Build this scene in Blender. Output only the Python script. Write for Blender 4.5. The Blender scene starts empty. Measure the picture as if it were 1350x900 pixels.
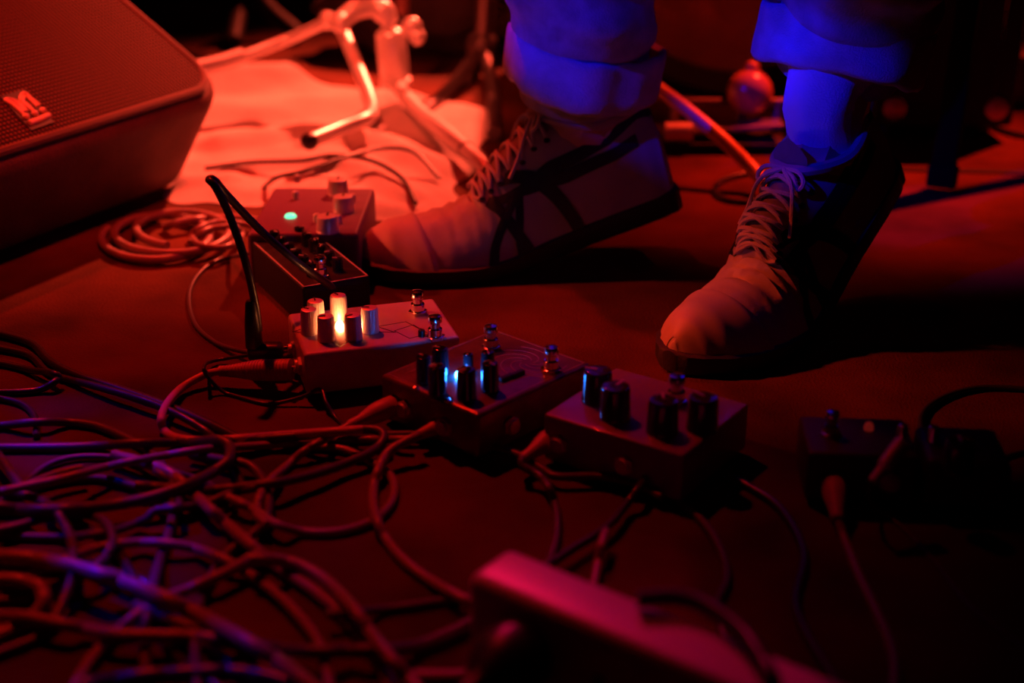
import bpy, bmesh, math, random
from mathutils import Vector, Matrix, noise
S = bpy.context.scene
C = S.collection
PI = math.pi
R = math.radians

# ------------------------------------------------------------------ camera
cam_d = bpy.data.cameras.new('camera')
cam = bpy.data.objects.new('camera', cam_d)
C.objects.link(cam)
S.camera = cam
cam.location = (0, 0, .43)
cam.rotation_euler = (R(90 - 23), 0, 0)
cam_d.sensor_width = 36
cam_d.lens = 50
cam_d.clip_start = .02
cam_d.dof.use_dof = True
cam_d.dof.focus_distance = 1.05
cam_d.dof.aperture_fstop = 3.5
# ------------------------------------------------------------------ world, view
w = bpy.data.worlds.new('world')
S.world = w
w.use_nodes = True
w.node_tree.nodes['Background'].inputs[0].default_value = (1, .02, .06, 1)
w.node_tree.nodes['Background'].inputs[1].default_value = .0015
S.view_settings.view_transform = 'Standard'
S.view_settings.look = 'None'
S.view_settings.exposure = 0
S.view_settings.gamma = 1
S.view_settings.use_curve_mapping = False
RED = (1, .014, .005)
BLUE = (.0, .003, 1)
def spot(name, loc, target, power, color, size, blend, radius=.04):
    d = bpy.data.lights.new(name, 'SPOT')
    d.energy = power; d.color = color; d.spot_size = R(size); d.spot_blend = blend; d.shadow_soft_size = radius
    o = bpy.data.objects.new(name, d)
    C.objects.link(o)
    o.location = loc
    o.rotation_euler = (Vector(target) - Vector(loc)).to_track_quat('-Z', 'Y').to_euler()
    return o
# red stage lamps behind the drummer's side; the narrow ones from left and front are added
spot('red_key_light', (.75, 4.3, 2.6), (-.27, 1.72, 0), 4200, (1, .075, .034), 14.5, 1, .07)
spot('red_wide_light', (-1.0, 2.5, 3.2), (-.45, 1.14, 0), 370, RED, 25, 1, .05)
spot('red_floor_light', (1.6, 2.6, 2.8), (.42, 1.52, 0), 1400, (1, .03, .01), 12.5, 1, .05)
spot('red_drum_fill', (1.2, .3, 1.8), (.28, 1.80, .08), 90, (1, .06, .02), 8, 1, .05)  # added spot from the front right to brighten drum head and beater
spot('red_toe_fill', (-1.9, 1.5, 1.3), (-.10, 1.13, .02), 210, (1, .06, .025), 8.5, .8, .05)  # added narrow fill on the first toe, cone kept off the cuffs
spot('red_shoe_fill', (-1.9, 1.3, 1.5), (.155, .96, .03), 250, (1, .05, .012), 6.2, .9, .05)  # added fill for the second shoe alone
spot('red_stand_fill', (-.45, .25, 2.0), (-.17, 1.72, .06), 330, (1, .075, .03), 10, .9, .05)  # added front spot so the stand's near side catches light
spot('magenta_light', (-.5, 3.6, 2.2), (.07, .53, .04), 140, (1, .006, .09), 5.2, .8, .04)
spot('red_amp_fill', (.2, .3, 2.2), (-.46, 1.32, .10), 210, (1, .022, .006), 14, 1, .05)  # extra fill put in to redden the grille and cabinet
# blue stage lamps from the left, near the audience
spot('blue_leg_light', (-1.5, -.3, 1.5), (.075, 1.13, .345), 200, BLUE, 8.4, .12, .015)
spot('blue_sock_fill', (-1.5, -.3, 1.5), (.232, 1.045, .175), 170, BLUE, 3.0, .3, .015)  # added beam beside the leg lamp, carrying blue down to the sock
bc = spot('blue_cable_light', (-1.2, 1.2, 1.5), (-.40, .70, 0), 400, BLUE, 17, .8, .02)
# a broken-up pattern glass in the blue lamp
bc.data.use_nodes = True
_n = bc.data.node_tree.nodes; _l = bc.data.node_tree.links
_tc = _n.new('ShaderNodeTexCoord'); _nz = _n.new('ShaderNodeTexNoise'); _nz.inputs['Scale'].default_value = 38
_rp = _n.new('ShaderNodeValToRGB'); _rp.color_ramp.elements[0].position = .585; _rp.color_ramp.elements[1].position = .615
_l.new(_tc.outputs['Normal'], _nz.inputs['Vector']); _l.new(_nz.outputs['Fac'], _rp.inputs[0]); _l.new(_rp.outputs[0], _n['Emission'].inputs['Strength'])

# ------------------------------------------------------------------ pixel -> place on a level plane
cP, sP, H, F = math.cos(R(23)), math.sin(R(23)), .43, 1875.
def G(px, py, z=0.):
    u = (px - 675) / F; v = (450 - py) / F
    t = (H - z) / (sP - v * cP)
    return Vector((u * t, (cP + v * sP) * t, z))
def W(px, py, y):
    u = (px - 675) / F; v = (450 - py) / F
    t = y / (cP + v * sP)
    return Vector((u * t, y, H + t * (-sP + v * cP)))

# ------------------------------------------------------------------ materials
def mat(name, col, rough=.5, metal=0, bump=0, bscale=400, vary=0, vscale=20, spec=.5, coat=0, emis=None, estr=0, trans=0, stretch=None):
    m = bpy.data.materials.new(name)
    m.use_nodes = True
    nt = m.node_tree; N = nt.nodes; L = nt.links
    b = N['Principled BSDF']
    b.inputs['Base Color'].default_value = (*col, 1)
    b.inputs['Roughness'].default_value = rough
    b.inputs['Metallic'].default_value = metal
    b.inputs['Specular IOR Level'].default_value = spec
    b.inputs['Coat Weight'].default_value = coat
    b.inputs['Transmission Weight'].default_value = trans
    if emis:
        b.inputs['Emission Color'].default_value = (*emis, 1)
        b.inputs['Emission Strength'].default_value = estr
    tc = N.new('ShaderNodeTexCoord')
    src = tc.outputs['Object']
    if stretch:
        mp = N.new('ShaderNodeMapping'); mp.inputs['Scale'].default_value = stretch
        L.new(src, mp.inputs[0]); src = mp.outputs[0]
    n1 = N.new('ShaderNodeTexNoise'); n1.inputs['Scale'].default_value = vscale; n1.inputs['Detail'].default_value = 5
    L.new(src, n1.inputs['Vector'])
    rp = N.new('ShaderNodeValToRGB')
    v = vary if vary else .06
    rp.color_ramp.elements[0].position = .3; rp.color_ramp.elements[1].position = .7
    rp.color_ramp.elements[0].color = (*[c * (1 - v) for c in col], 1)
    rp.color_ramp.elements[1].color = (*[min(1, c * (1 + v)) for c in col], 1)
    L.new(n1.outputs['Fac'], rp.inputs[0]); L.new(rp.outputs[0], b.inputs['Base Color'])
    if bump:
        n2 = N.new('ShaderNodeTexNoise'); n2.inputs['Scale'].default_value = bscale; n2.inputs['Detail'].default_value = 3
        L.new(src, n2.inputs['Vector'])
        bp = N.new('ShaderNodeBump'); bp.inputs['Strength'].default_value = bump; bp.inputs['Distance'].default_value = .002
        L.new(n2.outputs['Fac'], bp.inputs['Height']); L.new(bp.outputs[0], b.inputs['Normal'])
    return m

M = {}
M['floor'] = mat('stage_floor', (.080, .022, .007), .85, bump=.6, bscale=500, vary=.55, vscale=9, spec=.10)
M['wall'] = mat('black_drape', (.012, .012, .013), .9, bump=.4, bscale=30)
M['cloth'] = mat('pale_cloth', (.72, .68, .66), .9, bump=.3, bscale=300, vary=.12, vscale=14, spec=.2)
M['vinyl'] = mat('amp_vinyl', (.11, .05, .04), .6, bump=.7, bscale=420, vary=.3, spec=.4)
M['piping'] = mat('amp_piping', (.12, .08, .07), .4, bump=.1)
M['badge'] = mat('badge_metal', (.75, .55, .45), .4, .1)
M['badge_plate'] = mat('badge_plate', (.03, .015, .015), .6)
M['chrome'] = mat('chrome', (.86, .85, .84), .16, 1)
M['satin_chrome'] = mat('satin_chrome', (.72, .68, .66), .36, .45)
M['black_metal'] = mat('black_metal', (.012, .010, .010), .6, 0, spec=.2)
M['black_plastic'] = mat('black_plastic', (.015, .015, .016), .38)
M['gloss_black'] = mat('gloss_black', (.012, .010, .014), .12, coat=.6)
M['smoke_knob'] = mat('smoked_knob', (.05, .03, .045), .10, coat=.8, spec=.7)
M['cable_black'] = mat('cable_black', (.028, .026, .03), .33, spec=.6)
M['cable_grey'] = mat('cable_grey', (.08, .06, .075), .42, spec=.5)
M['cable_pale'] = mat('cable_pale', (.26, .18, .18), .36, spec=.5)
M['plug_sleeve'] = mat('plug_sleeve', (.50, .27, .25), .45)
M['cable_pink'] = mat('cable_pink', (.50, .26, .27), .4)
M['white_paint'] = mat('white_enclosure', (.62, .58, .57), .30, bump=.05, vary=.15, vscale=30, coat=.3)
M['purple_paint'] = mat('mauve_enclosure', (.25, .13, .30), .30, bump=.05, vary=.12, coat=.4)
M['ornate_paint'] = mat('engraved_enclosure', (.20, .12, .11), .30, .5, vary=.35, vscale=60)
M['dark_paint'] = mat('dark_enclosure', (.045, .025, .03), .5, .1)
M['plum_paint'] = mat('plum_enclosure', (.13, .03, .10), .5)
M['ink'] = mat('dark_ink', (.02, .015, .02), .5)
M['pale_ink'] = mat('pale_ink', (.8, .7, .7), .35, .3)
M['engraving'] = mat('engraving', (.42, .30, .28), .4, .2)
M['alu'] = mat('knurled_aluminium', (.86, .84, .82), .42, .45)
M['led_amber'] = mat('led_amber', (1, .6, .3), .3, emis=(1, .24, .07), estr=170)
M['led_blue'] = mat('led_blue', (.2, .5, 1), .3, emis=(.015, .17, 1), estr=170)
M['led_green'] = mat('led_green', (.0, .1, .05), .3, emis=(.14, 1, .48), estr=1.6)
M['led_red'] = mat('led_red', (.3, .02, .02), .3, emis=(1, .05, .04), estr=.08)
M['leather'] = mat('pale_leather', (.40, .33, .30), .52, bump=.35, bscale=120, vary=.12, vscale=30, spec=.4)
M['stripe'] = mat('black_leather', (.012, .011, .012), .5, bump=.2)
M['sole'] = mat('black_rubber', (.016, .014, .015), .6, bump=.2)
M['toe_rubber'] = mat('pale_rubber', (.42, .33, .30), .55)
M['lace'] = mat('lace_cotton', (.5, .42, .38), .85, bump=.6, bscale=900)
M['denim'] = mat('blue_denim', (.33, .34, .42), .85, bump=.6, bscale=700, vary=.25, vscale=60, spec=.2)
M['denim_in'] = mat('pale_denim_inside', (.5, .5, .56), .85, bump=.6, bscale=700, vary=.15, vscale=60, spec=.2)
M['sock'] = mat('white_sock', (.78, .75, .78), .9, bump=.5, bscale=600, spec=.15)
M['skin'] = mat('skin', (.5, .3, .22), .5)
M['plastic_white'] = mat('white_plastic', (.70, .66, .67), .36, bump=.03)
M['socket'] = mat('socket_dark', (.03, .025, .03), .5)
M['drum_shell'] = mat('drum_shell', (.14, .05, .04), .3, coat=.4, vary=.2)
M['drum_head'] = mat('drum_head', (.5, .46, .44), .6)
M['amp_cloth'] = mat('amp_cloth', (.02, .018, .018), .9, bump=.5, bscale=500)
M['felt'] = mat('beater_wood', (.52, .22, .06), .22, coat=.6)

def grille_mat():
    m = mat('woven_grille', (.20, .16, .15), .8, spec=.12)
    nt = m.node_tree; N = nt.nodes; L = nt.links; b = N['Principled BSDF']
    tc = N.new('ShaderNodeTexCoord')
    wv = []
    for ax in 'XY':
        wn = N.new('ShaderNodeTexWave'); wn.bands_direction = ax; wn.inputs['Scale'].default_value = 70
        L.new(tc.outputs['Object'], wn.inputs[0]); wv.append(wn)
    mx = N.new('ShaderNodeMath'); mx.operation = 'MULTIPLY'
    L.new(wv[0].outputs['Fac'], mx.inputs[0]); L.new(wv[1].outputs['Fac'], mx.inputs[1])
    bp = N.new('ShaderNodeBump'); bp.inputs['Strength'].default_value = 1; bp.inputs['Distance'].default_value = .0015
    L.new(mx.outputs[0], bp.inputs['Height']); L.new(bp.outputs[0], b.inputs['Normal'])
    rp = N.new('ShaderNodeValToRGB')
    rp.color_ramp.elements[0].color = (.012, .01, .01, 1); rp.color_ramp.elements[1].color = (.24, .09, .06, 1)
    L.new(mx.outputs[0], rp.inputs[0]); L.new(rp.outputs[0], b.inputs['Base Color'])
    return m
M['grille'] = grille_mat()

# ------------------------------------------------------------------ mesh helpers
def obj(name, bm, m, parent=None, smooth=True, angle=40):
    me = bpy.data.meshes.new(name)
    bm.normal_update()
    bm.to_mesh(me); bm.free()
    o = bpy.data.objects.new(name, me)
    C.objects.link(o)
    me.materials.append(m)
    if smooth:
        me.polygons.foreach_set('use_smooth', [True] * len(me.polygons))
        try: me.set_sharp_from_angle(angle=R(angle))
        except Exception: pass
    if parent: o.parent = parent
    return o
def tag(o, label, cat, group=None, kind=None):
    o['label'] = label; o['category'] = cat
    if group: o['group'] = group
    if kind: o['kind'] = kind
    return o
def thing(name, label, cat, loc=(0, 0, 0), rz=0, group=None):
    o = bpy.data.objects.new(name, None); C.objects.link(o)
    o.empty_display_size = .02
    o.location = loc; o.rotation_euler = (0, 0, rz)
    return tag(o, label, cat, group)
def struct(name, bm, m):
    o = obj(name, bm, m, None, False); o['kind'] = 'structure'
    return o
def add_box(bm, size, center=(0, 0, 0), bevel=0, seg=3, mtx=None):
    r = bmesh.ops.create_cube(bm, size=1)
    vs = r['verts']
    for v in vs: v.co = Vector((v.co.x * size[0], v.co.y * size[1], v.co.z * size[2])) + Vector(center)
    if bevel:
        es = {e for v in vs for e in v.link_edges}
        rr = bmesh.ops.bevel(bm, geom=list(es), offset=bevel, segments=seg, profile=.5, affect='EDGES')
        vs = list({v for f in rr['faces'] for v in f.verts} | {v for v in vs if v.is_valid})
    if mtx is not None:
        for v in vs: v.co = mtx @ v.co
    return vs
def box(size, center=(0, 0, 0), bevel=0, seg=3, mtx=None):
    bm = bmesh.new(); add_box(bm, size, center, bevel, seg, mtx); return bm
def add_lathe(bm, prof, n=24, mtx=None, flute=0, nflute=0):
    rings = []
    for (r, z) in prof:
        ring = []
        for i in range(n):
            a = 2 * PI * i / n
            rr = r * (1 + (flute * math.cos(a * nflute) if nflute else 0))
            p = Vector((rr * math.cos(a), rr * math.sin(a), z))
            ring.append(bm.verts.new(mtx @ p if mtx is not None else p))
        rings.append(ring)
    for a, b in zip(rings, rings[1:]):
        for i in range(n): bm.faces.new((a[i], a[(i + 1) % n], b[(i + 1) % n], b[i]))
    bm.faces.new(list(reversed(rings[0]))); bm.faces.new(rings[-1])
def lathe(prof, n=24, mtx=None, flute=0, nflute=0):
    bm = bmesh.new(); add_lathe(bm, prof, n, mtx, flute, nflute); return bm
def spline(pts, k=8):
    P = [Vector(p) for p in pts]
    if len(P) < 3: return P
    P = [P[0] * 2 - P[1]] + P + [P[-1] * 2 - P[-2]]
    out = []
    for i in range(1, len(P) - 2):
        a, b, c, d = P[i - 1:i + 3]
        for j in range(k):
            t = j / k
            out.append(.5 * ((2 * b) + (c - a) * t + (2 * a - 5 * b + 4 * c - d) * t * t + (3 * b - a - 3 * c + d) * t ** 3))
    out.append(P[-2].copy())
    return out
def add_tube(bm, pts, rad, n=10, caps=True):
    """pts list of Vector, rad number or list"""
    if not isinstance(rad, (list, tuple)): rad = [rad] * len(pts)
    t = (pts[1] - pts[0]).normalized()
    up = Vector((0, 0, 1)) if abs(t.z) < .9 else Vector((1, 0, 0))
    nrm = (up - t * up.dot(t)).normalized()
    rings = []
    for i, p in enumerate(pts):
        a = pts[max(0, i - 1)]; b = pts[min(len(pts) - 1, i + 1)]
        if (b - a).length > 1e-7: t = (b - a).normalized()
        nrm = (nrm - t * nrm.dot(t)).normalized()
        bn = t.cross(nrm)
        rings.append([bm.verts.new(p + (nrm * math.cos(2 * PI * j / n) + bn * math.sin(2 * PI * j / n)) * rad[i]) for j in range(n)])
    for a, b in zip(rings, rings[1:]):
        for i in range(n): bm.faces.new((a[i], a[(i + 1) % n], b[(i + 1) % n], b[i]))
    if caps:
        bm.faces.new(list(reversed(rings[0]))); bm.faces.new(rings[-1])
def tube(pts, rad, n=10):
    bm = bmesh.new(); add_tube(bm, pts, rad, n); return bm
def add_ball(bm, c, r, u=20, v=14, sc=(1, 1, 1)):
    bmesh.ops.create_uvsphere(bm, u_segments=u, v_segments=v, radius=r, matrix=Matrix.Translation(c) @ Matrix.Diagonal((*sc, 1)))
def along(p, q):
    """matrix placing local z axis from p to q"""
    d = (Vector(q) - Vector(p)).normalized()
    return Matrix.Translation(p) @ d.to_track_quat('Z', 'Y').to_matrix().to_4x4()
def sm(x): x = max(0, min(1, x)); return x * x * (3 - 2 * x)

# ------------------------------------------------------------------ setting
bm = bmesh.new()
add_box(bm, (6, 7, .04), (0, 1.5, -.02)); struct('floor', bm, M['floor'])
struct('wall_back', box((6, .05, 3), (0, 5.0, 1.5)), M['wall'])
struct('wall_left', box((.05, 7, 3), (-3, 1.5, 1.5)), M['wall'])
struct('wall_right', box((.05, 7, 3), (3, 1.5, 1.5)), M['wall'])
# a seam of the stage carpet and its strip of tape, far right
sp = bmesh.new()
a, b = G(1140, 226), G(1360, 232)
add_box(sp, ((b - a).length + .2, .012, .0012), (0, 0, 0), mtx=Matrix.Translation((a + b) / 2 + Vector((.1, 0, .0008))) @ Matrix.Rotation(math.atan2(b.y - a.y, b.x - a.x), 4, 'Z'))
o = obj('floor_tape', sp, M['black_plastic'], None, False); tag(o, 'narrow dark strip of tape across the red floor behind the stand leg', 'tape')

# crumpled pale cloth on the floor by the stand
def seg_d(p, a, b):
    ab = b - a; t = max(0, min(1, (p - a).dot(ab) / ab.length_squared)); return (p - a - ab * t).length
RIDGE = []
def ridge(pts, h, wd):
    q = [Vector(G(*p)[:2]) for p in pts]; RIDGE.append((q, h * .72, wd))
ridge([(270, 118), (380, 112), (470, 100), (560, 92)], .035, .05)
ridge([(270, 160), (400, 150), (520, 140)], .022, .05)
ridge([(290, 200), (400, 185), (500, 195), (590, 235)], .020, .026)
ridge([(520, 160), (570, 185), (630, 215)], .024, .022)
ridge([(300, 235), (400, 222), (470, 228), (540, 268)], .014, .022)
ridge([(230, 250), (300, 245)], .012, .02)
ridge([(280, 95), (420, 85)], .02, .04)
def cloth_h(p):
    z = .004
    for q, h, wd in RIDGE:
        d = min(seg_d(p, q[i], q[i + 1]) for i in range(len(q) - 1))
        z = max(z, z * .4 + h * math.exp(-(d / wd) ** 2))
    n_ = noise.noise(Vector((p.x * 9, p.y * 16, 0))) + .5 * noise.noise(Vector((p.x * 26, p.y * 34, 3)))
    return z + .003 * (n_ + .8)
bm = bmesh.new()
c00, c10, c11, c01 = [G(*p) for p in ((215, 262), (592, 300), (655, 150), (150, 62))]
nu, nv = 110, 130; rows = []
for j in range(nv + 1):
    row = []
    for i in range(nu + 1):
        s, t = i / nu, j / nv
        p = (c00 * (1 - s) + c10 * s) * (1 - t) + (c01 * (1 - s) + c11 * s) * t
        e = min(s, 1 - s, t, 1 - t)
        p.x += .03 * noise.noise(Vector((t * 5, 1, 0))); p.y += .035 * noise.noise(Vector((s * 6, t * 2, 7)))
        z = cloth_h(p.xy) * sm(e * 16) + .0015
        row.append(bm.verts.new((p.x, p.y, z)))
    rows.append(row)
for j in range(nv):
    for i in range(nu): bm.faces.new((rows[j][i], rows[j][i + 1], rows[j + 1][i + 1], rows[j + 1][i]))
bmesh.ops.solidify(bm, geom=bm.faces[:], thickness=.0012)
tag(obj('crumpled_cloth', bm, M['cloth'], None, True, 80), 'large pale crumpled cloth lying in folds beneath the chrome stand', 'cloth')

# ------------------------------------------------------------------ amplifier leaning back, top left
def combo():
    T = G(314, 119, .104)
    ex = Vector((-math.cos(R(62)), -math.sin(R(62)), 0))            # along the near edge, towards the camera
    hz = Vector((math.cos(R(152)), math.sin(R(152)), 0))
    ey = (hz * math.cos(R(32)) + Vector((0, 0, 1)) * math.sin(R(32))).normalized()
    ez = ex.cross(ey).normalized()
    if ez.z < 0: ez = -ez
    m = Matrix((( *[ex.x, ey.x, ez.x], T.x), (ex.y, ey.y, ez.y, T.y), (ex.z, ey.z, ez.z, T.z), (0, 0, 0, 1)))
    t = thing('guitar_amplifier', 'amplifier cabinet with woven grille and raised letter badge, leaning back on the floor', 'amplifier', (-.6, 1.2, 0))
    inv = Matrix.Translation((.6, -1.2, 0))
    mm = inv @ m
    Wd, Hh, D = .66, .48, .1226
    b = bmesh.new(); add_box(b, (Wd, Hh, D), (Wd / 2, Hh / 2, -D / 2))
    bmesh.ops.bevel(b, geom=[e for e in b.edges if abs((e.verts[0].co - e.verts[1].co).z) > .1], offset=.050, segments=10, profile=.5, affect='EDGES')
    bmesh.ops.bevel(b, geom=[e for e in b.edges if e.calc_face_angle(0) > .6], offset=.016, segments=5, profile=.5, affect='EDGES')
    o = obj('cabinet', b, M['vinyl'], t); o.matrix_local = mm
    b = bmesh.new(); add_box(b, (Wd - .038, Hh - .030, .008), (Wd / 2, Hh / 2, .001))
    bmesh.ops.bevel(b, geom=[e for e in b.edges if abs((e.verts[0].co - e.verts[1].co).x) + abs((e.verts[0].co - e.verts[1].co).y) < 1e-5], offset=.036, segments=10, profile=.5, affect='EDGES')
    o = obj('grille', b, M['grille'], t); o.matrix_local = mm
    pp = []; r = .036; x0, x1, y0, y1 = .019, Wd - .019, .012, Hh - .012
    for cx, cy, a0 in ((x1 - r, y0 + r, -90), (x1 - r, y1 - r, 0), (x0 + r, y1 - r, 90), (x0 + r, y0 + r, 180)):
        for k in range(7):
            a = R(a0 + 15 * k); pp.append(Vector((cx + r * math.cos(a), cy + r * math.sin(a), .003)))
    pp.append(pp[0].copy())
    o = obj('piping', tube(pp, .0042, 8), M['piping'], t); o.matrix_local = mm
    # badge: where the rays of the badge meet the grille plane
    def on(px, py):
        u = (px - 675) / F; v = (450 - py) / F
        d = Vector((u, cP + v * sP, -sP + v * cP)); o_ = Vector((0, 0, H))
        k = (T - o_).dot(ez) / d.dot(ez)
        q = m.inverted() @ (o_ + d * k); return Vector((q.x, q.y, 0))
    k = 8.18
    f = lambda x, y, z=.0070: on(x / k, 100 + y / k) + Vector((0, 0, z))
    b = bmesh.new()
    quad = [f(-20, 285, .0040), f(245, 205, .0040), f(560, 560, .0040), f(315, 650, .0040)]
    vs = [b.verts.new(q) for q in quad] + [b.verts.new(q + Vector((0, 0, .0027))) for q in quad]
    b.faces.new(vs[:4][::-1]); b.faces.new(vs[4:])
    for i in range(4): b.faces.new((vs[i], vs[(i + 1) % 4], vs[4 + (i + 1) % 4], vs[4 + i]))
    plate = obj('badge_plate', b, M['badge_plate'], t, False); plate.matrix_local = mm
    b = bmesh.new()
    for off in (0, 1):
        s_ = 28 * off
        add_tube(b, spline([f(235, 485 - s_), f(130 - s_ * -.6, 395), f(35 + s_, 330 + s_ * .6), f(80 + s_, 318 + s_ * 1.2), f(170, 350 + s_), f(265 - s_, 450)], 5), .0015, 8)
        add_tube(b, spline([f(330 - s_ * .3, 440), f(262 - s_, 370), f(200 + s_ * .9, 330), f(205 + s_, 275 + s_ * .8), f(245 + s_ * .3, 250 + s_ * 1.3), f(320, 315 + s_ * 1.1), f(405 - s_, 385 + s_ * .5)], 5), .0015, 8)
    for c_ in ((255, 505), (350, 472), (437, 440)): add_ball(b, f(*c_), .0030, 12, 8)
    add_tube(b, [f(290, 580), f(400, 540), f(505, 492)], .0028, 8)
    o = obj('letter_emblem', b, M['badge'], plate); o['label'] = 'raised silver letter over three dots and a bar'
combo()

# ------------------------------------------------------------------ pedals
def knob_prof(r, h):
    return [(r * 1.02, 0), (r * 1.02, h * .08), (r * .99, h * .1), (r * .93, h * .9), (r * .86, h * .985), (r * .78, h), (r * .3, h), (.0001, h * .992)]
def knob(parent, x, y, z, r, h, m, rz=0, flutes=0, marker=None):
    o = obj('knob', lathe(knob_prof(r, h), 48 if flutes else 28, None, .022 if flutes else 0, flutes), m, parent)
    o.location = (x, y, z); o.rotation_euler = (0, 0, rz)
    b = box((r * .16, r * .85, .0006), (0, r * .45, h + .0002))
    mk = obj('pointer_line', b, marker or M['ink'], o, False)
    return o
def footswitch(parent, x, y, z, s=1., btn=None):
    s *= .86
    b = bmesh.new()
    add_lathe(b, [(.0085 * s, 0), (.0085 * s, .0022 * s), (.0078 * s, .0026 * s)], 6)
    add_lathe(b, [(.006 * s, .002 * s), (.006 * s, .0085 * s), (.0055 * s, .009 * s)], 24)
    o = obj('footswitch', b, M['chrome'], parent); o.location = (x, y, z)
    b = lathe([(.0042 * s, .008 * s), (.0042 * s, .013 * s), (.0058 * s, .0145 * s), (.0060 * s, .018 * s), (.0050 * s, .0200 * s), (.0025 * s, .0207 * s), (.0001, .0208 * s)], 24)
    obj('button', b, M['chrome'], o)
    return o
def pedal(name, label, corner, ang, wx, dy, h, m, bevel=.003, feet=.004):
    """corner = near-left corner of the top face, ang = direction of the near edge"""
    t = thing(name, label, 'pedal', (corner.x, corner.y, 0), R(ang))
    obj('enclosure', box((wx, dy, h - feet), (wx / 2, dy / 2, feet + (h - feet) / 2), bevel, 4), m, t)
    obj('base_plate', box((wx - .005, dy - .005, .0016), (wx / 2, dy / 2, feet - .0006), .0004, 1), M['black_metal'], t)
    for fx in (.012, wx - .012):
        for fy in (.012, dy - .012):
            obj('rubber_foot', lathe([(.0055, 0), (.006, feet)], 14, Matrix.Translation((fx, fy, 0))), M['black_plastic'], t)
    return t
def loc(t, px, py, z):
    """pixel -> local xy on the plane z of a thing"""
    p = G(px, py, z) - t.location
    a = -t.rotation_euler.z
    return (p.x * math.cos(a) - p.y * math.sin(a), p.x * math.sin(a) + p.y * math.cos(a))
def jack(t, x, y, z, ang):
    """a jack socket with nut on the side of a pedal; ang is the outward direction in the local frame"""
    mt = Matrix.Translation((x, y, z)) @ Matrix.Rotation(ang, 4, 'Z') @ Matrix.Rotation(R(90), 4, 'Y')
    b = bmesh.new(); add_lathe(b, [(.0068, -.001), (.0068, .002), (.0062, .0024)], 6, mt); add_lathe(b, [(.0048, 0), (.0048, .0045), (.0035, .0047)], 20, mt)
    obj('jack_socket', b, M['satin_chrome'], t)
def ribbon(bm, pts, wd, z):
    for a, b in zip(pts, pts[1:]):
        a = Vector((a[0], a[1], z)); b = Vector((b[0], b[1], z)); d = (b - a).normalized(); n_ = Vector((-d.y, d.x, 0)) * wd / 2; e = d * wd * .4
        q = [a - e - n_, b + e - n_, b + e + n_, a - e + n_]
        lo = [bm.verts.new(v) for v in q]; hi = [bm.verts.new(v + Vector((0, 0, .00015))) for v in q]
        bm.faces.new(hi)
        for i in range(4): bm.faces.new((lo[i], lo[(i + 1) % 4], hi[(i + 1) % 4], hi[i]))
def led(parent, x, y, z, r, m, dome=1.3):
    b = bmesh.new(); add_lathe(b, [(r, 0), (r, r * .5 * dome), (r * .8, r * dome), (r * .45, r * 1.25 * dome), (.0001, r * 1.35 * dome)], 20, Matrix.Translation((x, y, z)))
    return obj('indicator_lamp', b, m, parent)

# C: white pedal with six knobs and a glowing amber lamp
h = .036
pc = pedal('effects_pedal', 'white effects pedal with six pale knobs around a glowing amber lamp', G(401, 467, h), 16.6, .112, .08, h, M['white_paint'])
for i, (px, py) in enumerate([(415.5, 396), (445.5, 388.5), (407, 407), (487, 405), (429, 416), (464.6, 414.5)]):
    x, y = loc(pc, px, py, h + .0185)
    knob(pc, x, y, h, .0064, .0185, M['alu'], .4 * i, 24)
lx, ly = loc(pc, 448, 431, h)
led(pc, lx, ly, h, .0028, M['led_amber'])
for px, py in ((550, 379), (573, 411)):
    x, y = loc(pc, px, py, h + .02); footswitch(pc, min(x, .103), min(y, .073), h)
x, y = loc(pc, 556, 443, h); knob(pc, x, y, h, .0026, .005, M['black_plastic'])
b = bmesh.new()
P = lambda px, py: loc(pc, px, py, h)
ribbon(b, [P(386, 437), P(412, 430), P(440, 428)], .0007, h); ribbon(b, [P(386, 437), P(418, 441), P(449, 457), P(478, 437), P(521, 438), P(496, 430), P(470, 428)], .0009, h)
ribbon(b, [P(520, 436), P(545, 428), P(565, 440), P(540, 446), P(520, 436)], .0007, h); ribbon(b, [P(500, 430), P(535, 424), P(552, 433)], .0007, h)
obj('printed_lines', b, M['ink'], pc, False)
jack(pc, 0, .022, .018, PI); jack(pc, 0, .052, .018, PI)

# D: ornate pedal with blue lamp
h = .036
pd = pedal('effects_pedal', 'engraved effects pedal with black knobs around a glowing blue lamp', G(630, 547, h), 47, .112, .092, h, M['ornate_paint'])
# local x runs along the right-hand near edge, local y along the left-hand near edge
for i, (px, py, r_, hh) in enumerate([(558, 469, .0052, .019), (580, 458, .0060, .019), (576, 482, .0060, .020), (614.5, 486, .0066, .021), (617, 466, .0038, .012), (643, 463, .0050, .016), (646, 478, .0058, .020)]):
    x, y = loc(pd, px, py, h + hh)
    knob(pd, x, y, h, r_, hh, M['gloss_black'], .5 * i, 0, M['pale_ink'])
x, y = loc(pd, 606, 497, h); led(pd, x, y, h, .003, M['led_blue'])
for px, py in ((647, 424), (727, 452)):
    x, y = loc(pd, px, py, h + .02); footswitch(pd, min(x, .104), min(y, .084), h)
for px, py in ((548, 512), (590, 529)):
    x, y = loc(pd, px, py, h); b = lathe([(.0022, 0), (.0022, .0012), (.0012, .0018)], 12); o = obj('screw', b, M['chrome'], pd); o.location = (x, y, h)
b = bmesh.new(); random.seed(3)
cx, cy = loc(pd, 695, 477, h)
for k in range(7):
    pts = []
    a0 = k * .9
    for j in range(22):
        t_ = j / 21; rr = .004 + .021 * t_; a = a0 + t_ * 2.6
        pts.append((cx + rr * 1.0 * math.cos(a), cy + rr * 1.15 * math.sin(a)))
    ribbon(b, pts, .0006, h)
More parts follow.
